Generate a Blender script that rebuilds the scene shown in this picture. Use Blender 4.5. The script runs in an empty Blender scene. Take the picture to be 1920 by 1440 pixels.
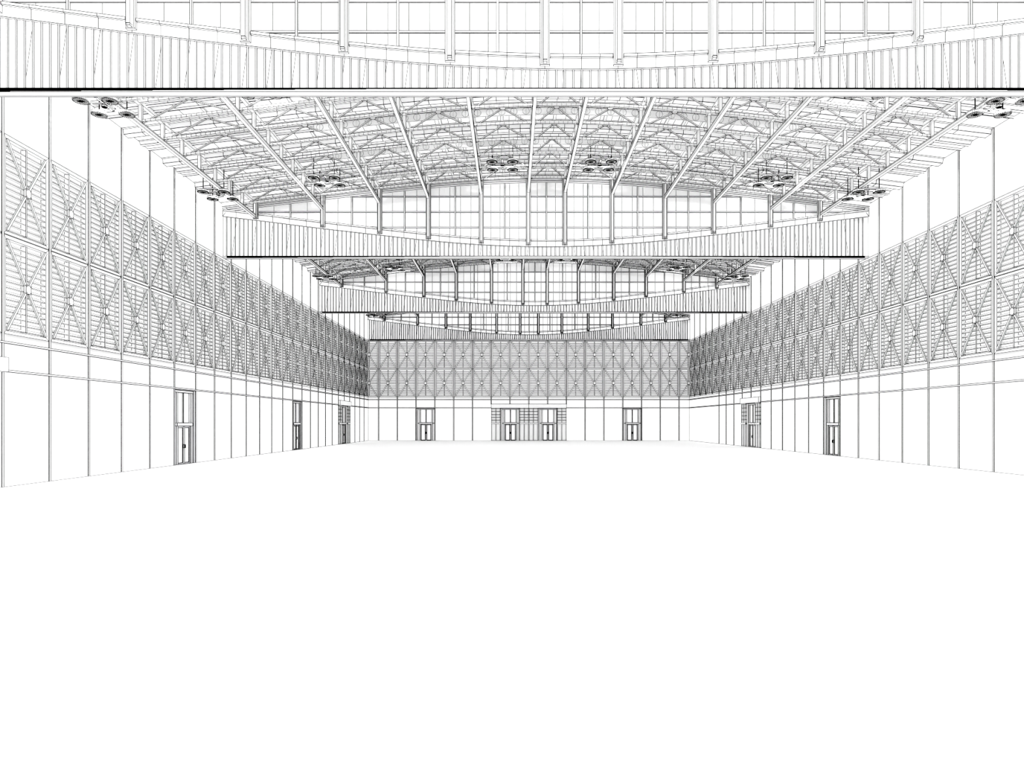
import bpy, math
import numpy as np

# ------------------------------------------------------------------ camera, world, exposure
SC = bpy.context.scene
COL = SC.collection
S = 2.4                       # wall module in metres
XL, XR, YF = -18.374, 22.67, 34.83 * S
XC = 2.194                    # axis of the vaulted roof
CAMH = 2.34
cam_data = bpy.data.cameras.new('camera')
cam_data.lens = 23.0; cam_data.sensor_width = 36.0; cam_data.sensor_fit = 'HORIZONTAL'
cam_data.shift_y = 0.0375; cam_data.clip_end = 400
cam = bpy.data.objects.new('camera', cam_data); COL.objects.link(cam)
cam.location = (0, 0, CAMH); cam.rotation_euler = (math.pi / 2, 0, 0)
SC.camera = cam
world = bpy.data.worlds.new('overcast_daylight'); SC.world = world
world.use_nodes = True
world.node_tree.nodes['Background'].inputs[0].default_value = (1, 1, 1, 1)
world.node_tree.nodes['Background'].inputs[1].default_value = 1.0
SC.view_settings.view_transform = 'Standard'
SC.view_settings.look = 'None'
SC.view_settings.gamma = 1.0
SC.view_settings.use_curve_mapping = False
SC.view_settings.exposure = 0.40
SC.cycles.max_bounces = 10; SC.cycles.diffuse_bounces = 9; SC.cycles.transmission_bounces = 9
SC.cycles.use_denoising = True
SC.cycles.pixel_filter_type = 'BLACKMAN_HARRIS'
SC.cycles.filter_width = 1.15

# ------------------------------------------------------------------ materials
def mat(name, kind, col, tcol=None, fac=0.5, bump=False):
    m = bpy.data.materials.new(name); m.use_nodes = True
    nt = m.node_tree; nt.nodes.clear()
    out = nt.nodes.new('ShaderNodeOutputMaterial')
    d = nt.nodes.new('ShaderNodeBsdfDiffuse'); d.inputs['Color'].default_value = (*col, 1)
    if kind == 'diffuse':
        if bump:      # faint paint mottling
            no = nt.nodes.new('ShaderNodeTexNoise'); no.inputs['Scale'].default_value = 6.0
            mx = nt.nodes.new('ShaderNodeMix'); mx.data_type = 'RGBA'
            mx.inputs[6].default_value = (*col, 1); mx.inputs[7].default_value = (*[c * .985 for c in col], 1)
            nt.links.new(no.outputs['Fac'], mx.inputs[0]); nt.links.new(mx.outputs[2], d.inputs['Color'])
        nt.links.new(d.outputs[0], out.inputs[0])
    else:
        t = nt.nodes.new('ShaderNodeBsdfTranslucent'); t.inputs['Color'].default_value = (*(tcol or col), 1)
        mx = nt.nodes.new('ShaderNodeMixShader'); mx.inputs[0].default_value = fac
        nt.links.new(d.outputs[0], mx.inputs[1]); nt.links.new(t.outputs[0], mx.inputs[2])
        nt.links.new(mx.outputs[0], out.inputs[0])
    return m
W = {
    'paint': mat('white_paint', 'diffuse', (.965, .965, .965), bump=True),
    'floor': mat('white_floor', 'diffuse', (.965, .965, .965), bump=True),
    'sheet': mat('white_translucent', 'trans', (.985, .985, .985), fac=.82),  # translucency added so daylight passes through and evens out the white
    'glass': mat('frosted_glass', 'trans', (.985, .985, .985), fac=.8),
    'line': mat('black_edge', 'diffuse', (0.0, 0.0, 0.0)),
}

LW = 0.60                     # drawn edge width, pixels of the full frame at its own distance
def rfun(y):
    return max(0.0022, 0.5 * LW / 1227.0 * max(y, 6.0))

# ------------------------------------------------------------------ mesh builder
class MB:
    def __init__(s): s.v = []; s.f = []; s.e = []; s.bf = []
    def face(s, pts, lines=True, black=False):
        n = len(s.v); s.v += [tuple(p) for p in pts]
        (s.bf if black else s.f).append(tuple(range(n, n + len(pts))))
        if lines:
            for i in range(len(pts)): s.line(pts[i], pts[(i + 1) % len(pts)])
    def line(s, p, q, k=1.0): s.e.append((tuple(p), tuple(q), k))
    def hexa(s, c, lines=True, k=1.0, black=False):   # c: 8 corners, bottom 0-3, top 4-7
        for idx in ((3, 2, 1, 0), (4, 5, 6, 7), (0, 1, 5, 4), (1, 2, 6, 5), (2, 3, 7, 6), (3, 0, 4, 7)):
            s.face([c[i] for i in idx], False, black)
        if lines:
            for a, b in ((0, 1), (1, 2), (2, 3), (3, 0), (4, 5), (5, 6), (6, 7), (7, 4), (0, 4), (1, 5), (2, 6), (3, 7)):
                s.line(c[a], c[b], k)
    def box(s, x0, x1, y0, y1, z0, z1, lines=True, k=1.0, black=False):
        s.hexa([(x0, y0, z0), (x1, y0, z0), (x1, y1, z0), (x0, y1, z0), (x0, y0, z1), (x1, y0, z1), (x1, y1, z1), (x0, y1, z1)], lines, k, black)
    def bar(s, p, q, w, h, up=(0, 0, 1), lines=True, k=1.0):
        p = np.array(p, float); q = np.array(q, float); d = q - p; d /= np.linalg.norm(d)
        u = np.cross(d, np.array(up, float))
        if np.linalg.norm(u) < 1e-6: u = np.cross(d, (0, 1, 0))
        u /= np.linalg.norm(u); v = np.cross(u, d)
        c = []
        for b in (-1, 1):
            for e, a in ((p, -1), (p, 1), (q, 1), (q, -1)):
                c.append(tuple(e + u * a * w / 2 + v * b * h / 2))
        s.hexa(c, lines, k)
    def sweep(s, rings, closed=True, caps=True, ticks=True, long=True, k=1.0, tickset=None, longset=None):
        # rings: list of same-length point loops; faces between consecutive rings
        n = len(rings[0]); m = n if closed else n - 1
        base = len(s.v)
        for r in rings: s.v += [tuple(p) for p in r]
        for i in range(len(rings) - 1):
            for j in range(m):
                a = base + i * n + j; b = base + i * n + (j + 1) % n
                s.f.append((a, b, b + n, a + n))
        if caps and closed:
            s.f.append(tuple(base + j for j in range(n))[::-1]); s.f.append(tuple(base + (len(rings) - 1) * n + j for j in range(n)))
        for i, r in enumerate(rings):
            if ticks or i in (0, len(rings) - 1):
                for j in range(m):
                    if tickset is None or j in tickset: s.line(r[j], r[(j + 1) % n], k)
        if long:
            for i in range(len(rings) - 1):
                for j in range(n):
                    if longset is None or j in longset: s.line(rings[i][j], rings[i + 1][j], k)
    def mesh(s, name, white='paint', rf=None, yoff=0.0):
        V = [np.array(s.v, float).reshape(-1, 3)]
        faces = list(s.f) + list(s.bf); nw = len(s.f); nv = len(s.v)
        rf = rf or rfun
        if s.e:
            P = np.array([e[0] for e in s.e], float); Q = np.array([e[1] for e in s.e], float)
            K = np.array([e[2] for e in s.e], float)
            D = Q - P; L = np.linalg.norm(D, axis=1); ok = L > 1e-6
            P, Q, D, L, K = P[ok], Q[ok], D[ok], L[ok], K[ok]
            D = D / L[:, None]
            A = np.zeros_like(D); ax = np.argmin(np.abs(D), axis=1); A[np.arange(len(D)), ax] = 1
            U = np.cross(D, A); U /= np.linalg.norm(U, axis=1)[:, None]; T = np.cross(D, U)
            r0 = np.array([rf(p[1] + yoff) for p in P]) * K; r1 = np.array([rf(q[1] + yoff) for q in Q]) * K
            P2 = P - D * (r0 * .9)[:, None]; Q2 = Q + D * (r1 * .9)[:, None]
            cs = []
            for E, r in ((P2, r0), (Q2, r1)):
                for a, b in ((-1, -1), (1, -1), (1, 1), (-1, 1)):
                    cs.append(E + U * (a * r)[:, None] + T * (b * r)[:, None])
            V.append(np.stack(cs, 1).reshape(-1, 3))
            b = nv + np.arange(len(P)) * 8
            quads = []
            for q in ((0, 1, 5, 4), (1, 2, 6, 5), (2, 3, 7, 6), (3, 0, 4, 7), (3, 2, 1, 0), (4, 5, 6, 7)):
                quads.append(b[:, None] + np.array(q)[None])
            faces += [tuple(x) for x in np.concatenate(quads).tolist()]
        me = bpy.data.meshes.new(name)
        me.from_pydata(np.concatenate(V).tolist(), [], faces)
        me.materials.append(W[white]); me.materials.append(W['line'])
        mi = np.ones(len(faces), dtype=np.int32); mi[:nw] = 0
        me.polygons.foreach_set('material_index', mi)
        me.update()
        return me
    def obj(s, name, parent=None, white='paint', rf=None, label=None, yoff=0.0):
        return link(name, s.mesh(name, white, rf, yoff), parent, label)

def link(name, me, parent=None, label=None):
    o = bpy.data.objects.new(name, me); COL.objects.link(o)
    if parent is not None: o.parent = parent
    if label: o['label'] = label
    return o
def thing(name, label, cat, loc=(0, 0, 0), rz=0.0, group=None):
    o = bpy.data.objects.new(name, None); COL.objects.link(o)
    o.location = loc; o.rotation_euler = (0, 0, rz); o['label'] = label; o['category'] = cat
    o.empty_display_size = .3
    if group: o['group'] = group
    return o
def structure(o, label, cat):
    o['kind'] = 'structure'; o['label'] = label; o['category'] = cat
    return o

ONES = ['', 'first', 'second', 'third', 'fourth', 'fifth', 'sixth', 'seventh', 'eighth', 'ninth', 'tenth', 'eleventh',
        'twelfth', 'thirteenth', 'fourteenth', 'fifteenth', 'sixteenth', 'seventeenth', 'eighteenth', 'nineteenth', 'twentieth']
def ordw(n):
    if n <= 20: return ONES[n]
    return 'twenty-' + ONES[n - 20] if n < 30 else 'thirtieth'

# ------------------------------------------------------------------ curves of the roof (metres, from the roof axis)
def herm(tab):
    xs = [t[0] for t in tab]; ys = [t[1] for t in tab]; n = len(xs)
    sl = [(ys[i + 1] - ys[i]) / (xs[i + 1] - xs[i]) for i in range(n - 1)]
    m = [0.0] + [(sl[i - 1] + sl[i]) / 2 for i in range(1, n - 1)] + [sl[-1]]
    def f(x):
        x = abs(x)
        if x >= xs[-1]: return ys[-1] + m[-1] * (x - xs[-1])
        i = max(j for j in range(n - 1) if xs[j] <= x)
        h = xs[i + 1] - xs[i]; t = (x - xs[i]) / h
        return ((2 * t**3 - 3 * t**2 + 1) * ys[i] + (t**3 - 2 * t**2 + t) * h * m[i] + (-2 * t**3 + 3 * t**2) * ys[i + 1] + (t**3 - t**2) * h * m[i + 1])
    return f
sag = herm([(0, 13.50), (4.14, 13.63), (7.5, 13.90), (10.59, 14.24), (14.19, 14.65), (18.44, 15.18), (20.5, 15.42)])
arch = herm([(0, 17.61), (4.14, 17.48), (7.5, 17.23), (10.59, 16.91), (14.19, 16.50), (18.44, 16.0), (20.5, 15.75)])
chord = lambda d: arch(d) - .63
deck = lambda d: arch(d) + .45
TR = [-18.44, -14.19, -10.59, -7.495, -4.144, -1.157, 1.157, 4.144, 7.495, 10.59, 14.19, 17.33]
YB = [8.62 * S, 17.32 * S, 26.02 * S, 34.70 * S]
DL, DR = XL - XC, XR - XC
SEG = [4, 4, 4, 5, 5, 4, 5, 5, 4, 4, 4]
JN = [DL, -19.7]              # joint positions along the ledge and the glazing
for i in range(11):
    for k in range(SEG[i]): JN.append(TR[i] + (TR[i + 1] - TR[i]) * k / SEG[i])
JN += [TR[-1], (TR[-1] + DR) / 2, DR]

# ------------------------------------------------------------------ shell: floor and walls
JY0 = [(n + .83) * S for n in range(6, 35)]
m = MB(); m.box(XL - .3, XR + .3, -7, YF + .3, -.3, 0, lines=False)
for xw in (XL, XR):
    for a_, b_ in zip([15.0] + JY0[:-1], JY0): m.line((xw, a_, 0), (xw, b_, 0), 1.25)
m.line((XL, YF, 0), (XR, YF, 0), 1.25)
structure(m.obj('floor', white='floor'), 'blank white floor of the long hall', 'floor')
WTOP = 16.25
Z1, Z2 = (4.175, 4.245), (5.21, 5.28)
LB, LM, LT = 5.56, 9.17, 12.80
RD = .24                      # depth of the louvre band behind the wall face
JY = [(n + .83) * S for n in range(4, 35)]
DH, DD = 4.14, .22            # door opening height and recess depth
def lower_wall(m, P, u0, u1, holes, deep):
    # P(u, v, z): point at u along the wall, v behind its face; openings with reveals where the doors stand
    us = [u0]
    for c in sorted(holes): us += [c - 1.22, c + 1.22]
    us.append(u1)
    for k in range(0, len(us), 2): m.face([P(us[k], 0, 0), P(us[k + 1], 0, 0), P(us[k + 1], 0, LB), P(us[k], 0, LB)], False)
    for c in holes:
        a, b = c - 1.22, c + 1.22
        m.face([P(a, 0, DH), P(b, 0, DH), P(b, 0, LB), P(a, 0, LB)], False)
        m.face([P(a, 0, DH), P(b, 0, DH), P(b, DD, DH), P(a, DD, DH)], False)
        m.face([P(a, DD + .01, 0), P(b, DD + .01, 0), P(b, DD + .01, DH), P(a, DD + .01, DH)], False)
        for q in (a, b):
            m.face([P(q, 0, 0), P(q, DD, 0), P(q, DD, DH), P(q, 0, DH)], False)
            m.line(P(q, 0, 0), P(q, 0, DH))
        m.line(P(a, 0, DH), P(b, 0, DH))
def wall_side(name, X, sgn, portals, skip, doors, label):
    # sgn = +1: the hall lies on the +x side of the wall face
    m = MB()        # skin made translucent to brighten the hall, with returns at its ends
    xr = X - sgn * RD; y9 = YF + RD
    lower_wall(m, lambda u, v, z: (X - sgn * v, u, z), -7, YF, doors, DD)
    m.face([(X, -7, LT), (X, YF, LT), (X, YF, WTOP), (X, -7, WTOP)], False)
    m.face([(xr, -7, LB), (xr, y9, LB), (xr, y9, LT), (xr, -7, LT)], False)
    for z in (LB, LT): m.face([(X, -7, z), (X, y9, z), (xr, y9, z), (xr, -7, z)], False)
    m.face([(X, -7, 0), (X - sgn * .25, -7, 0), (X - sgn * .25, -7, WTOP), (X, -7, WTOP)], False)
    m.face([(X, -7, WTOP), (X, YF, WTOP), (X - sgn * .25, YF, WTOP), (X - sgn * .25, -7, WTOP)], False)
    o = structure(m.obj(name, white='sheet'), label, 'wall')
    m = MB()
    for j, y in enumerate(JY[:-1]):
        zs = 0.0 if j not in skip else LB
        if any(a + .5 < y < b - .5 for a, b in portals): zs = 4.68
        m.box(min(X, X + sgn * .02), max(X, X + sgn * .02), y - .045, y + .045, zs, WTOP - .05, k=1.05)
    m.obj('joint_strip', o)
    m = MB(); x2 = X + sgn * .05
    cuts = sorted(portals)
    for (za, zb), cut in ((Z1, True), (Z2, False)):
        ys = [9.0]
        for a, b in (cuts if cut else []): ys += [a, b]
        ys.append(YF)
        for k in range(0, len(ys), 2):
            pts = [ys[k]] + [y for y in JY if ys[k] + .1 < y < ys[k + 1] - .1] + [ys[k + 1]]
            rings = [[(X, y, za), (x2, y, za), (x2, y, zb), (X, y, zb)] for y in pts]
            m.sweep(rings, ticks=False, k=1.2)
    m.obj('picture_rail', o)
    return o
J = lambda n: (n + .83) * S
wl = wall_side('wall_left', XL, 1, [(J(7), J(9)), (J(28), J(30))], (), [J(14.5), J(22.5), J(29)], 'tall white left wall with vertical joints and two thin rails')
wr = wall_side('wall_right', XR, -1, [(J(24), J(26))], (26, 27, 28, 29), [J(18.5), J(25)], 'tall white right wall with vertical joints and two thin rails')
BX = [XC - .046 + S * k for k in range(-8, 9)]
m = MB(); lower_wall(m, lambda u, v, z: (u, YF + v, z), XL, XR, [(BX[2] + BX[3]) / 2, BX[7], BX[9], (BX[13] + BX[14]) / 2], DD); m.face([(XL, YF, LT), (XR, YF, LT), (XR, YF, WTOP + 2.1), (XL, YF, WTOP + 2.1)], False)
m.face([(XL, YF + RD, LB), (XR, YF + RD, LB), (XR, YF + RD, LT), (XL, YF + RD, LT)], False)
for z in (LB, LT): m.face([(XL, YF, z), (XR, YF, z), (XR, YF + RD, z), (XL, YF + RD, z)], False)
m.face([(XL, YF, WTOP + 2.1), (XR, YF, WTOP + 2.1), (XR, YF + .25, WTOP + 2.1), (XL, YF + .25, WTOP + 2.1)], False)
m.line((XL, YF, 0), (XL, YF, LT), .9); m.line((XR, YF, 0), (XR, YF, LT), .9)
wb = structure(m.obj('wall_back', white='sheet'), 'white end wall at the far end of the hall', 'wall')
BX = [XC - .046 + S * k for k in range(-8, 9)]
m = MB()
for k, x in enumerate(BX):
    if k in (7, 9): m.box(x - .045, x + .045, YF - .02, YF, 4.68, LT, k=1.2)
    elif k in (6, 8, 10): m.box(x - .045, x + .045, YF - .02, YF, 4.68, LT, k=1.2)
    else: m.box(x - .045, x + .045, YF - .02, YF, 0, LT, k=1.2)
m.obj('joint_strip', wb)
m = MB()
m.box(XL, BX[6], YF - .05, YF, *Z1); m.box(BX[10], XR, YF - .05, YF, *Z1); m.box(XL, XR, YF - .05, YF, *Z2)
m.obj('picture_rail', wb)

# ------------------------------------------------------------------ louvre panels
# local frame: x along the wall, -y into the hall, z up from the panel's foot
def louvre_parts(w, h, cls_y):
    wt = 1.0 if cls_y < 30 else max(.72, 1.0 - (cls_y - 30) * .009)
    rf = lambda y: rfun(cls_y) * wt
    P = {}
    m = MB(); fw = .12; x0, x1 = -w / 2, w / 2
    # frame with a shallow splay, jambs running back to the wall skin behind
    o_ = [(x0, 0), (x1, 0), (x1, h), (x0, h)]; i_ = [(x0 + fw, fw), (x1 - fw, fw), (x1 - fw, h - fw), (x0 + fw, h - fw)]
    ring = lambda pts, y: [(p[0], y, p[1]) for p in pts]
    m.sweep([ring(o_, .20), ring(o_, -.01), ring(i_, .02), ring(i_, .215)], caps=False, ticks=True, longset=())
    for p_, q_ in zip(ring(o_, -.01), ring(i_, .02)): m.line(p_, q_)
    P['frame'] = m.mesh('frame', 'paint', rf)
    m = MB()
    z = .17; pitch = .2175; xa, xb = x0 + fw + .004, x1 - fw - .004
    while z < h - .26:
        m.hexa([(xa, .05, z), (xb, .05, z), (xb, .205, z + .015), (xa, .205, z + .015),
                (xa, .05, z + .022), (xb, .05, z + .022), (xb, .205, z + .125), (xa, .205, z + .125)], k=.78)
        z += pitch
    P['slats'] = m.mesh('slats', 'paint', rf)
    m = MB(); m.box(-.028, .028, .03, .22, fw + .06, h - fw - .05); P['mullion'] = m.mesh('mullion', 'paint', rf)
    P['stile'] = []
    P['brace'] = []
    cx, cz = 0, h / 2
    for sx, sz in ((-1, -1), (1, -1), (1, 1), (-1, 1)):
        m = MB(); q = (sx * (w / 2 - fw - .03), .0, h / 2 + sz * (h / 2 - fw - .03)); p = (sx * .09, .0, h / 2 + sz * .15)
        m.bar(p, q, .085, .05, up=(0, -1, 0), k=.95)
        P['brace'].append(m.mesh('brace', 'paint', rf))
    m = MB(); hh = .155
    m.box(-.13, .13, -.06, .02, h / 2 - hh, h / 2 + hh, k=1.1)
    P['hub_plate'] = m.mesh('hub_plate', 'paint', rf)
    P['bolt'] = []
    for sx in (-1, 1):
        for sz in (-1, 1):
            m = MB(); m.box(sx * .095 - .013, sx * .095 + .013, -.075, -.06, h / 2 + sz * .115 - .013, h / 2 + sz * .115 + .013, lines=False, black=True)
            P['bolt'].append(m.mesh('bolt', 'paint', rf))
    return P
def clip_mesh(me, x, keep_right):
    import bmesh
    b = bmesh.new(); b.from_mesh(me)
    bmesh.ops.bisect_plane(b, geom=b.verts[:] + b.edges[:] + b.faces[:], plane_co=(x, 0, 0), plane_no=(1, 0, 0), clear_inner=keep_right, clear_outer=not keep_right)
    if not b.faces: b.free(); return None
    out = me.copy(); b.to_mesh(out); b.free(); return out
_lc = {}
def louvre(w, h, loc, rz, cls_y, label, group, clip=None):
    key = (round(w, 3), round(h, 3), round(cls_y), clip)
    if key not in _lc:
        P = louvre_parts(w, h, cls_y)
        if clip:
            for k_, v_ in list(P.items()):
                P[k_] = [q for q in (clip_mesh(a_, *clip) for a_ in v_) if q] if isinstance(v_, list) else clip_mesh(v_, *clip)
        _lc[key] = P
    P = _lc[key]
    t = thing('louvre_panel', label, 'louvre panel', loc, rz, group)
    link('frame', P['frame'], t); link('slats', P['slats'], t); link('mullion', P['mullion'], t)
    for s_ in P['stile']: link('stile', s_, t)
    for b in P['brace']: link('brace', b, t)
    hp = link('hub_plate', P['hub_plate'], t)
    if cls_y < 60:
        for b in P['bolt']: link('bolt', b, hp)
def ycls(y):
    for a in (25, 28, 31, 34, 38, 42, 47, 53, 60, 68, 76, 84):
        if y <= a: return a - 1.5
    return 82
HH = LT - LM - .015, LM - LB - .015
for side, X, rz, nfirst in (('left', XL, math.pi / 2, 8), ('right', XR, -math.pi / 2, 11)):
    for n in range(nfirst, 34):
        yc = (J(n) + J(n + 1)) / 2
        for row, z0, h in (('upper', LM + .015, HH[0]), ('lower', LB, HH[1])):
            louvre(S - .11, h, (X, yc, z0), rz, ycls(yc),
                   f'white cross-braced louvre panel, {row} row on the {side} wall, {ordw(34 - n)} from the far corner',
                   f'louvre panels along the {side} wall')
for k in range(-1, 17):
    xc = BX[0] + S * (k + .5)
    clip = (XL + .015 - xc, True) if k < 0 else ((XR - .015 - xc, False) if k == 16 else None)
    for row, z0, h in (('upper', LM + .015, HH[0]), ('lower', LB, HH[1])):
        louvre(S - .11, h, (xc, YF, z0), 0, 82.5,
               f'white cross-braced louvre panel, {row} row on the end wall, {ordw(k + 2)} from the left corner',
               'louvre panels across the end wall', clip)

# ------------------------------------------------------------------ doors (local: x along wall, -y into the hall)
def door_parts(cy):
    rf = lambda y: rfun(cy) * (1.15 if cy < 60 else .95); P = []
    def add(path, m, w='paint'): P.append((path, m.mesh(path[-1], w, rf)))
    x = lambda v: v - 1.22
    def MBd():
        q = MB(); b0 = q.box
        q.box = lambda x0, x1, y0, y1, z0, z1, **k: b0(x0, x1, y0 + DD - .01, y1 + DD - .01, z0, z1 - (.01 if z1 > 4.1 else 0), **k)
        return q
    m = MBd()
    m.box(x(.04), x(.20), -.10, 0, 0, 4.14); m.box(x(2.36), x(2.42), -.10, 0, 0, 4.14); m.box(x(.20), x(2.36), -.10, 0, 4.01, 4.14)
    m.box(x(.42), x(.55), -.14, 0, 0, 4.01); m.box(x(1.99), x(2.12), -.14, 0, 0, 4.01)
    add(('frame',), m)
    m = MBd(); m.box(x(.405), x(2.135), -.18, -.02, 2.145, 2.305); add(('transom',), m)
    m = MBd(); m.box(x(1.25), x(1.29), -.08, 0, 2.31, 4.01); add(('mullion',), m)
    for a, b in ((.55, 1.25), (1.29, 1.99)):
        m = MBd(); m.box(x(a), x(b), -.03, -.01, 2.31, 4.01, k=1.5); add(('pane',), m, 'glass')
    for a, b in ((.20, .42), (2.12, 2.36)):
        m = MBd(); m.box(x(a), x(b), -.03, -.01, 0.01, 2.21, k=1.1); m.box(x(a), x(b), -.03, -.01, 2.24, 4.01, k=1.1); add(('sidelight',), m, 'glass')
    for a, b in ((.56, 1.265), (1.275, 1.98)):
        m = MBd()
        for q in ((a, a + .09), (b - .09, b)): m.box(x(q[0]), x(q[1]), -.10, -.03, .01, 2.13)
        m.box(x(a + .09), x(b - .09), -.10, -.03, .01, .07); m.box(x(a + .09), x(b - .09), -.10, -.03, 2.05, 2.13)
        add(('leaf',), m)
        m = MBd(); m.box(x(a + .09), x(b - .09), -.07, -.06, .07, 2.05, k=2.0); add(('leaf', 'glass_panel'), m, 'glass')
        hx = b - .06 if a < 1 else a + .0
        m = MBd(); m.box(x(hx + .005), x(hx + .05), -.17, -.105, .91, 1.09, k=1.2)
        add(('leaf', 'door_handle'), m)
    return P
_dc = {}; _dn = [0]
def door(loc, rz, cy, label, struct=True):
    key = round(cy)
    if key not in _dc: _dc[key] = door_parts(cy)
    _dn[0] += 1
    t = thing(f'door_{_dn[0]}', label, 'door', loc, rz); t['kind'] = 'structure'
    last = t
    for path, me in _dc[key]:
        if len(path) == 1:
            last = link(path[0], me, t)
        else:
            link(path[1], me, last)
    return t
def shutter(loc, rz, cy, label):
    rf = lambda y: rfun(cy) * .7
    t = thing('shutter_screen', label, 'screen', loc, rz, 'gridded screens beside the portal doors')
    m = MB(); w = .59
    m.box(-w, -w + .06, -.09, 0, 0, 4.14); m.box(w - .06, w, -.09, 0, 0, 4.14); m.box(-.03, .03, -.09, 0, 0, 4.14)
    m.box(-w, w, -.10, 0, 4.08, 4.16); m.box(-w, w, -.11, 0, 2.15, 2.30); m.box(-w, w, -.09, 0, 0, .05)
    for z in (3.73, 3.34, 2.98, 2.62): m.box(-w, w, -.08, -.03, z - .02, z + .02)
    m.obj('frame', t, rf=rf)
    for a, b in ((-w + .06, -.03), (.03, w - .06)):
        m = MB(); m.box(a, b, -.03, -.01, .05, 4.08); m.obj('panel', t, rf=rf)
def header(loc, rz, w, cy, label):
    rf = lambda y: rfun(cy)
    m = MB(); m.box(-w / 2, w / 2, -.22, -.03, 4.16, 4.68)
    o = m.obj('portal_header', rf=rf); o.location = loc; o.rotation_euler = (0, 0, rz); o['label'] = label; o['category'] = 'header box'
    return o
def portal(loc_fn, rz, c, cy, nm):
    header(loc_fn(c), rz, 2 * S, cy, f'plain white header box, over the {nm}')
    door(loc_fn(c), rz, cy, f'glazed double door in the middle of the {nm}')
    sg = 1
    shutter(loc_fn(c - 1.81), rz, cy, f'gridded white screen on the {"near" if rz else "left"} side of the {nm}')
    shutter(loc_fn(c + 1.81), rz, cy, f'gridded white screen on the {"far" if rz else "right"} side of the {nm}')
R90 = math.pi / 2
lf = lambda c: (XL, c, 0); rt = lambda c: (XR, c, 0); bk = lambda c: (c, YF, 0)
door(lf(J(14.5)), R90, J(14.5), 'glazed double door nearest the camera on the left wall')
door(lf(J(22.5)), R90, J(22.5), 'narrow-looking glazed double door midway along the left wall')
door(rt(J(18.5)), -R90, J(18.5), 'glazed double door standing alone on the right wall')
door(bk((BX[2] + BX[3]) / 2), 0, YF, 'glazed double door standing alone left of the portals on the end wall')
door(bk((BX[13] + BX[14]) / 2), 0, YF, 'glazed double door standing alone right of the portals on the end wall')
portal(lf, R90, J(29), J(29), 'portal on the left wall')
portal(rt, -R90, J(25), J(25), 'portal on the right wall')
portal(bk, 0, BX[7], YF, 'left portal of the end wall pair')
portal(bk, 0, BX[9], YF, 'right portal of the end wall pair')
header(lf(J(8)), R90, 2 * S, J(8), 'plain white header box at the left edge of the picture')

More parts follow.
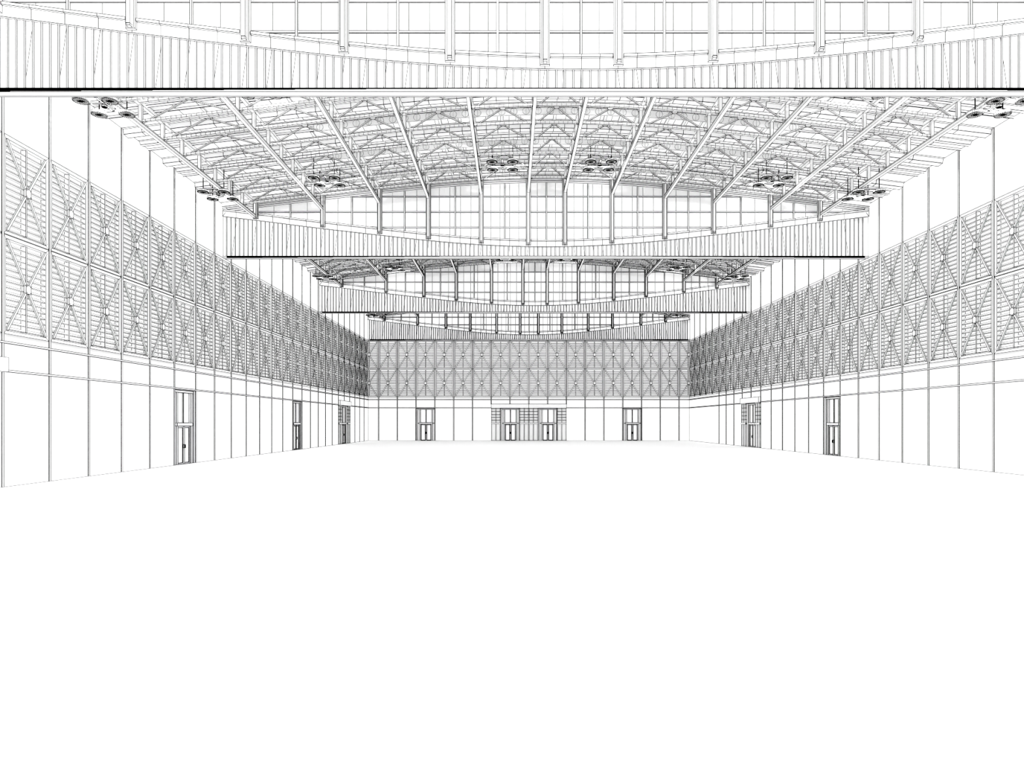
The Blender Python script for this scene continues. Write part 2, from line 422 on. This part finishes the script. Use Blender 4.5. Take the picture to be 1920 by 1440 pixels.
# ------------------------------------------------------------------ crossbeams with ribbed fascia, ledge and lens window
BN = ['nearest', 'second', 'third', 'farthest']
for bi, yb in enumerate(YB):
    t = thing('crossbeam', f'deep white crossbeam with ribbed front and sagging top ledge, {BN[bi]} one along the hall', 'crossbeam', (0, 0, 0), 0, 'crossbeams spanning the hall')
    X = lambda d: d + XC
    yback = min(yb + .33, YF - .005)
    rf = lambda y: rfun(yb) * (1.25 if yb < 25 else 1.0)
    # bottom flange
    m = MB(); m.box(XL, XR, yb, yback, 12.80, 12.90); m.line((XL, yback - .06, 12.80), (XR, yback - .06, 12.80)); m.obj('bottom_flange', t, rf=rf)
    # black strip standing in for crowded edge lines above the flange, deepest at the walls
    m = MB(); n = 18; ds = np.linspace(DL + .25, DR - .25, n + 1)
    for i in range(n):
        dm = abs((ds[i] + ds[i + 1]) / 2); hgt = .012 + .105 * max(0, (dm - 2) / 18.3) ** 1.1
        m.box(X(ds[i]), X(ds[i + 1]), yb - .012, yb + .05, 12.915 - hgt, 12.918, lines=False, black=True)
    m.obj('merged_line_strip', t, rf=rf, label='black strip of merged edge lines')
    # body
    m = MB(); yf = yb + .06
    rings = [[(X(d), yf, 12.90), (X(d), yback, 12.90), (X(d), yback, sag(d) + .30), (X(d), yf, sag(d) + .30)] for d in JN]
    m.sweep(rings, ticks=False, long=False)
    for d in JN[1:-1]:
        hgt = sag(d) - 12.92; dx = (.13 if abs(d) > 1 else .03) * hgt * (1 if d > 0 else -1)
        m.line((X(d), yf, sag(d)), (X(min(max(d + dx, DL + .05), DR - .05)), yf, 12.92), .75)
    m.obj('backing_plate', t, rf=rf)
    m = MB(); d = DL + .22; k = 0
    while d < DR - .2:
        m.box(X(d) - .022, X(d) + .022, yf - .038, yf, 12.915, sag(d) + .02, k=.8); d += .2716
    m.obj('ribs', t, rf=rf)
    # ledge: cap, lip
    m = MB()
    cap = lambda d: [(X(d), yb - .03, sag(d)), (X(d), yb + .06, sag(d)), (X(d), yb + .06, sag(d) + .34), (X(d), yb - .03, sag(d) + .34)]
    m.sweep([cap(d) for d in JN], tickset=(3,), longset=(0, 1, 3), k=.9)
    m.obj('ledge', t, rf=rf)
    m = MB()
    stops = [DL + .1] + TR + [DR - .1]
    for a, b in zip(stops[:-1], stops[1:]):
        aa = a + (.17 if a in TR else 0); bb = b - (.17 if b in TR else 0)
        if bb - aa < .1: continue
        ps = [aa] + [d for d in JN if aa + .05 < d < bb - .05] + [bb]
        m.sweep([[(X(d), yb - .11, sag(d) + .34), (X(d), yb + .14, sag(d) + .34), (X(d), yb + .14, sag(d) + .43), (X(d), yb - .11, sag(d) + .43)] for d in ps], tickset=(0, 3), longset=(0, 3), k=.9)
    m.obj('ledge_lip', t, rf=rf)
    # ----- lens window
    w = thing(f'window_{bi + 1}', f'lens-shaped clerestory window above the {BN[bi]} crossbeam', 'window'); w['kind'] = 'structure'
    yg = yb + .17
    lo = lambda d: sag(d) + .36; hi = lambda d: arch(d) + .05
    m = MB()
    gs = [d for d in JN if hi(d) > lo(d) + .03]
    m.sweep([[(X(d), yg, lo(d)), (X(d), yg + .02, lo(d)), (X(d), yg + .02, hi(d)), (X(d), yg, hi(d))] for d in gs], tickset=(3,), long=False, k=.8)
    m.obj('pane', w, white='glass', rf=rf)
    m = MB()
    for z in (13.81, 14.78, 15.755, 16.74):
        seg = [d for d in np.arange(-20, 20.01, .25) if lo(d) < z < hi(d)]
        if not seg: continue
        neg = [d for d in seg]
        # contiguous runs
        run = [neg[0]]
        for a in neg[1:] + [None]:
            if a is None or a - run[-1] > .3:
                m.box(X(run[0] - .1), X(run[-1] + .1), yg - .03, yg, z - .035, z + .035); run = [a] if a is not None else []
            else: run.append(a)
    m.obj('transom', w, rf=rf)
    for i in range(11):
        d = (TR[i] + TR[i + 1]) / 2
        m = MB(); m.box(X(d) - .035, X(d) + .035, yg - .09, yg, lo(d) + .02, hi(d)); m.obj('mullion', w, rf=rf)
    m = MB()
    prof = lambda d: [(X(d), yb + .06, arch(d)), (X(d), yback, arch(d)), (X(d), yback, deck(d)), (X(d), yb - .12, deck(d)),
                      (X(d), yb - .12, arch(d) + .27), (X(d), yb - .06, arch(d) + .27), (X(d), yb - .06, arch(d) + .19), (X(d), yb, arch(d) + .19), (X(d), yb, arch(d) + .10), (X(d), yb + .06, arch(d) + .10)]
    m.sweep([prof(d) for d in JN], tickset=(4, 6, 8), longset=(0, 4, 5, 6, 7, 8, 9), k=.85)
    m.obj('head_frame', w, rf=rf)
    m = MB()
    for a, b in ((DL + .005, DL + .28), (DR - .28, DR - .005)):
        e, i = (a, b) if a < 0 else (b, a)
        z0 = sag(e); z1 = deck(e)
        m.face([(X(e), yb - .04, z0), (X(i), yb - .01, sag(i) + .40), (X(i), yb - .01, arch(i) + .12), (X(e), yb - .04, z1)])
    m.obj('end_frame', w, rf=rf)

# ------------------------------------------------------------------ vaulted ceiling bays
BAYN = ['near', 'middle', 'far']
for bi in range(3):
    y0 = YB[bi] + .33; y1 = YB[bi + 1] - .12
    m = MB()
    ysr = [y0]
    A0 = YB[bi + 1] - 41.57 + 30.9
    starts = [A0 + 3.48 * n for n in range(-4, 4)]
    rows = []
    for a in starts: rows += [a - .12, a + .72, a + 1.25, a + 2.4]
    rows = [y for y in rows if y0 + .1 < y < y1 - .1]
    ysr = [y0] + rows + [y1]
    X = lambda d: d + XC
    for i in range(len(JN) - 1):
        a, b = JN[i], JN[i + 1]
        m.face([(X(a), y0, deck(a)), (X(b), y0, deck(b)), (X(b), y1, deck(b)), (X(a), y1, deck(a))], False)
    c = structure(m.obj('ceiling', white='sheet'), f'white vaulted ceiling of the {BAYN[bi]} roof bay', 'ceiling')
    # seams on the underside
    m = MB()
    for d in JN:
        for q in range(len(ysr) - 1): m.line((X(d), ysr[q], deck(d) - .004), (X(d), ysr[q + 1], deck(d) - .004), 1.0)
    for y in rows:
        for i in range(len(JN) - 1): m.line((X(JN[i]), y, deck(JN[i]) - .004), (X(JN[i + 1]), y, deck(JN[i + 1]) - .004), 1.1)
    ymin = [24.0, 50.0, 73.0][bi]
    for a in starts:
        if a < ymin or a + 1.3 > y1: continue
        for i in range(11):
            for tt in (.48, .74) if SEG[i] == 5 else (.5,):
                d = TR[i] + (TR[i + 1] - TR[i]) * tt
                m.box(X(d) - .07, X(d) + .07, a + 2.35, min(a + 3.3, y1), deck(d) - .06, deck(d) - .005, k=.8)
    m.obj('seams', c)
    # longitudinal downstand strips of the deck, A deep and B shallow
    for a in starts:
        for kind, s0, s1, dp in (('A', a, a + .72, .22), ('B', a + 1.35, a + 2.3, .13)):
            if s0 < ymin or s1 > y1: continue
            m = MB()
            if kind == 'A':
                pr = lambda d: [(X(d), s0, deck(d)), (X(d), s0 + .06, deck(d) - dp), (X(d), s0 + .42, deck(d) - dp - .02), (X(d), s1, deck(d) - .01)]
                m.sweep([pr(d) for d in JN], closed=False, tickset=(0, 1, 2), k=1.25)
            else:
                pr = lambda d: [(X(d), s0, deck(d)), (X(d), s0 + .1, deck(d) - dp), (X(d), s0 + .25, deck(d) - dp - .02), (X(d), s0 + .3, deck(d) - .05), (X(d), s1 - .2, deck(d) - .05), (X(d), s1 - .15, deck(d) - dp), (X(d), s1, deck(d))]
                m.sweep([pr(d) for d in JN], closed=False, tickset=(0, 3, 5), k=1.15)
            m.obj('soffit_rib', c)

m = MB(); X = lambda d: d + XC       # bay over the camera
for a, b in zip(JN[:-1], JN[1:]): m.face([(X(a), -6.9, deck(a)), (X(b), -6.9, deck(b)), (X(b), YB[0] - .12, deck(b)), (X(a), YB[0] - .12, deck(a))], False)
structure(m.obj('ceiling', white='sheet'), 'white vaulted ceiling over the camera, above the picture', 'ceiling')
# ------------------------------------------------------------------ roof trusses, cross frames, perforated beams
def node_rows(bi):
    y = YB[bi + 1] - .34; out = []
    while y > YB[bi] + 1.0: out.append(y); y -= 1.8
    return out[::-1]
NEARNAME = ['first roof bay', 'second roof bay', 'last roof bay']
for bi in range(3):
    ya = YB[bi] + .34; ye = YB[bi + 1]; nodes = node_rows(bi)
    ymin = [24.0, 50.0, 73.0][bi]
    for ti, d in enumerate(TR):
        x = d + XC; zc = chord(d); zt = arch(d) + .26
        t = thing('roof_truss', f'slim white roof truss running lengthways, {ordw(ti + 1)} from the left wall, {NEARNAME[bi]}', 'roof truss', (0, 0, 0), 0, 'lengthways roof trusses')
        ys = [ya] + [y for y in nodes if y > ya + .3][:-1] + [ye - .27]
        m = MB()
        pr = lambda y: [(x - .08, y, zc - .10), (x + .08, y, zc - .10), (x + .08, y, zc - .06), (x + .05, y, zc - .05), (x + .05, y, zc + .05), (x + .08, y, zc + .06), (x + .08, y, zc + .09),
                        (x - .08, y, zc + .09), (x - .08, y, zc + .06), (x - .05, y, zc + .05), (x - .05, y, zc - .05), (x - .08, y, zc - .06)]
        m.sweep([pr(y) for y in ys], ticks=False, k=.8)
        m.obj('bottom_chord', t)
        m = MB()
        pr = lambda y: [(x - .09, y, zt - .05), (x + .09, y, zt - .05), (x + .09, y, zt + .12), (x - .09, y, zt + .12)]
        m.sweep([pr(y) for y in ys], ticks=False, k=.75)
        m.obj('top_chord', t)
        for y in nodes[:-1]:
            if y < ymin - 1: continue
            m = MB(); m.box(x - .08, x + .08, y - .05, y + .05, zc + .09, zt - .05, k=.85); m.obj('post', t)
        # hanging end post and its plate on the crossbeam behind
        m = MB(); zb = sag(d) + .11
        m.box(x - .062, x + .062, ye - .27, ye - .13, zb + .06, zt + .12); m.box(x - .062, x + .062, ye - .25, ye - .13, zb, zb + .06)
        m.obj('end_post', t)
        m = MB(); m.box(x - .15, x + .15, ye - .13, ye - .03, zb - .03, zt + .15)
        m.line((x - .11, ye - .132, zb), (x - .11, ye - .132, zt), .8); m.line((x + .11, ye - .132, zb), (x + .11, ye - .132, zt), .8)
        m.obj('end_plate', t)
# end posts hanging on the nearest crossbeam, their trusses lie above the frame
ye = YB[0]
for ti, d in enumerate(TR):
    x = d + XC; zb = sag(d) + .11; zt = arch(d) + .26
    t = thing('hanging_post', f'white post with wide back plate on the nearest crossbeam, {ordw(ti + 1)} from the left wall', 'post', (0, 0, 0), 0, 'posts on the nearest crossbeam')
    m = MB(); m.box(x - .062, x + .062, ye - .27, ye - .13, zb + .06, zt); m.box(x - .062, x + .062, ye - .25, ye - .13, zb, zb + .06)
    m.obj('front_post', t)
    m = MB(); m.box(x - .15, x + .15, ye - .13, ye - .03, zb - .03, zt)
    m.line((x - .11, ye - .132, zb), (x - .11, ye - .132, zt), .8); m.line((x + .11, ye - .132, zb), (x + .11, ye - .132, zt), .8)
    m.obj('back_plate', t)

XS = np.arange(TR[0], TR[-1] + .01, .2235)
for bi in range(3):
    nodes = node_rows(bi); ymin = [24.0, 50.0, 73.0][bi]
    vis = [y for y in nodes if y > ymin]
    X = lambda d: d + XC
    for k, y in enumerate(vis):
        n_from = len(vis) - k
        rf = lambda yy: rfun(y)
        t = thing('cross_frame', f'arched white cross frame with paired struts, {ordw(n_from)} in front of the {BN[bi + 1]} crossbeam', 'cross frame', (0, 0, 0), 0, 'arched cross frames between the trusses')
        m = MB()
        pz = (lambda d: arch(d) + .30) if k == len(vis) - 1 else (lambda d: chord(d) + .10)
        pr = lambda d: [(X(d), y - .035, pz(d)), (X(d), y + .035, pz(d)), (X(d), y + .035, pz(d) + .10), (X(d), y - .035, pz(d) + .10)]
        m.sweep([pr(d) for d in XS], tickset=(0, 3), k=.7)
        m.obj('lower_purlin', t, rf=rf)
        if k == len(vis) - 1: continue
        for i in range(11):
            a, b = TR[i], TR[i + 1]; mid = (a + b) / 2; zt = arch(mid) + .20
            for e, sg in ((a, 1), (b, -1)):
                m = MB(); m.bar((X(e) + sg * .10, y, chord(e) + .06), (X(mid) - sg * .10, y, zt), .05, .05, up=(0, 1, 0), k=.85)
                m.obj('strut', t, rf=rf)
            m = MB(); m.box(X(mid) - .13, X(mid) + .13, y - .04, y + .04, zt - .01, zt + .10, k=.9); m.obj('apex_plate', t, rf=rf)
    # upper purlins and perforated beams, two of each per 3.48 m
    A0 = YB[bi + 1] - 41.57 + 30.9
    pu = []; pb = []
    for n in range(-4, 4):
        a = A0 + 3.48 * n
        for yy in (a - .5, a + 1.1):
            avoid = [(v_, .13) for v_ in vis] + [(YB[bi] + o_ + sg_ * .575, .09) for o_ in (5.89, 16.18) for sg_ in (-1, 1)]
            for _ in range(6):
                hit = [v_ for v_, w_ in avoid if abs(yy - v_) < w_]
                if hit: yy += .06 if yy >= hit[0] else -.06
            if ymin < yy < YB[bi + 1] - .5: pu.append(yy)
        if ymin < a + 1.5 < YB[bi + 1] - .8: pb.append(a + 1.5)
    for q, y in enumerate(pu):
        rf = lambda yy: rfun(y)
        m = MB()
        pr = lambda d: [(X(d), y - .06, arch(d) + .22), (X(d), y + .06, arch(d) + .22), (X(d), y + .06, arch(d) + .40), (X(d), y - .06, arch(d) + .40), (X(d), y - .06, arch(d) + .36)]
        m.sweep([pr(d) for d in XS[::2]], tickset=(0, 4), longset=(0, 1, 3, 4), k=.85)
        o = m.obj('upper_purlin', rf=rf)
        o['label'] = f'long arched white purlin under the ceiling, {ordw(len(pu) - q)} in front of the {BN[bi + 1]} crossbeam'; o['category'] = 'purlin'; o['group'] = 'arched purlins under the ceiling'
    for q, y in enumerate(pb):
        rf = lambda yy: rfun(y)
        m = MB()
        pr = lambda d: [(X(d), y - .02, arch(d) - .03), (X(d), y + .02, arch(d) - .03), (X(d), y + .02, deck(d) - .05), (X(d), y - .02, deck(d) - .05)]
        xs2 = np.arange(-12.0, 12.1, 1.2)
        m.sweep([pr(d) for d in xs2], ticks=False, longset=(0,), k=.5)
        for d in np.arange(-11.7, 11.8, .6):
            zc = arch(d) + .16
            pts = [(X(d) + .17 * math.cos(g), y - .028, zc + .17 * math.sin(g)) for g in np.linspace(0, 2 * math.pi, 13)[:-1]]
            m.face(pts, False)
            for q_ in range(12): m.line(pts[q_], pts[(q_ + 1) % 12], .6)
            m.line(pts[3], pts[9], .4)
        o = m.obj('perforated_beam', white='sheet', rf=rf)
        o['label'] = f'arched white beam with a row of round openings, {ordw(len(pb) - q)} in front of the {BN[bi + 1]} crossbeam'; o['category'] = 'beam'; o['group'] = 'arched beams with round openings'

# ------------------------------------------------------------------ pendant clusters of four round lamps
def cluster_meshes(cy, hrod):
    rf = lambda y: rfun(cy)
    g = {}
    R = .30; N = 28
    c = lambda r, z, n=N: [(r * math.cos(2 * math.pi * i / n), r * math.sin(2 * math.pi * i / n), z) for i in range(n)]
    m = MB()
    m.sweep([c(R, 0), c(R, .10), c(R * .8, .13), c(.05, .14)], caps=False, k=.55)
    for i in range(N): pass
    rings = [c(R, 0), c(R * .92, -.012)]
    m.sweep(rings, caps=False, longset=(), k=1.1)
    g['housing'] = m.mesh('housing', 'paint', rf)
    m = MB()
    ra, rb = c(R * .90, -.014, 48), c(R * .42, -.004, 48)
    m.sweep([ra, rb], caps=False, ticks=False, long=False)
    for i in range(0, 48, 2):
        j = (i + 1) % 48
        m.face([(p[0], p[1], p[2] - .004) for p in (ra[i], ra[j], rb[j], rb[i])], False, black=True)
    g['diffuser'] = m.mesh('diffuser', 'paint', rf)
    m = MB(); m.face(c(R * .5, .004), False); m.face(c(R * .30, -.006), False, black=True); m.face([(a * 1.9, b * .62, z) for a, b, z in c(R * .3, -.009)], False, black=True)
    g['lens'] = m.mesh('lens', 'paint', rf)
    m = MB(); m.box(-.008, .008, -.008, .008, .14, hrod, k=.9)
    g['rod'] = m.mesh('rod', 'paint', rf)
    H = .575
    m = MB()
    for sy in (-1, 1): m.bar((-H, sy * H, .19), (H, sy * H, .19), .06, .06)
    m.bar((0, -H, .19), (0, H, .19), .10, .06)
    m.bar((-.0, 0, .19), (-H, 0, .19), .05, .05)
    g['frame'] = m.mesh('frame', 'paint', rf)
    m = MB()
    cc = lambda r, z: [(r * math.cos(2 * math.pi * i / 14), r * math.sin(2 * math.pi * i / 14), z) for i in range(14)]
    m.sweep([cc(.05, .16), cc(.10, .10), cc(.10, .03)], k=.9); m.face([(a, b, z - .004) for a, b, z in cc(.09, .03)], False, black=True)  # dome widened to keep the added light off the frame above
    g['sensor'] = m.mesh('sensor', 'paint', rf)
    return g
FILL_W = 250.0  # strength of the fill light added under each dome
CL = [(-18.75, 15.11, 'beside the left wall'), (-12.62, 15.90, 'second from the left wall'), (-2.73, 16.79, 'just left of centre'),
      (2.75, 16.79, 'just right of centre'), (12.49, 15.90, 'second from the right wall'), (17.6, 15.11, 'beside the right wall')]
rowsC = [(YB[0] - 14.99, range(6), 'added unseen row above the camera'), (YB[0] - 4.7, range(6), 'added unseen row before the nearest crossbeam'),  # rows out of sight are added to even out the light
         (YB[0] + 5.89, range(6), 'nearest row'), (YB[0] + 16.18, range(6), 'second row'), (YB[1] + 5.89, range(6), 'added hidden third row'),
         (YB[1] + 16.18, range(6), 'fourth row'), (YB[2] + 5.89, range(6), 'added hidden fifth row'), (YB[2] + 16.18, range(6), 'farthest row')]
for yc, idx, rn in rowsC:
    for i in idx:
        d, z, nm = CL[i]
        g = cluster_meshes(yc, arch(d) + .40 - z)
        t = thing('pendant_lamp_cluster', f'hanging cluster of four round lamps, {rn}, {nm}', 'pendant light', (d + XC, yc, z), 0, 'hanging lamp clusters')
        link('frame', g['frame'], t); link('centre_dome', g['sensor'], t, 'small dark dome between the lamps')
        ld = bpy.data.lights.new('fill_light', 'POINT'); ld.energy = FILL_W; ld.shadow_soft_size = 0.0
        lo_ = bpy.data.objects.new('fill_light', ld); COL.objects.link(lo_); lo_.parent = t; lo_.location = (0, 0, -.015)  # added fill light below the dome; the round lamps give no light
        for sx in (-1, 1):
            for sy in (-1, 1):
                h = link('round_lamp', g['housing'], t); h.location = (sx * .575, sy * .575, 0)
                link('diffuser', g['diffuser'], h); link('lens', g['lens'], h, 'black lamp centre'); link('rod', g['rod'], h)
print('objects', len(bpy.data.objects), 'verts', sum(len(o.data.vertices) for o in bpy.data.objects if o.type == 'MESH'))
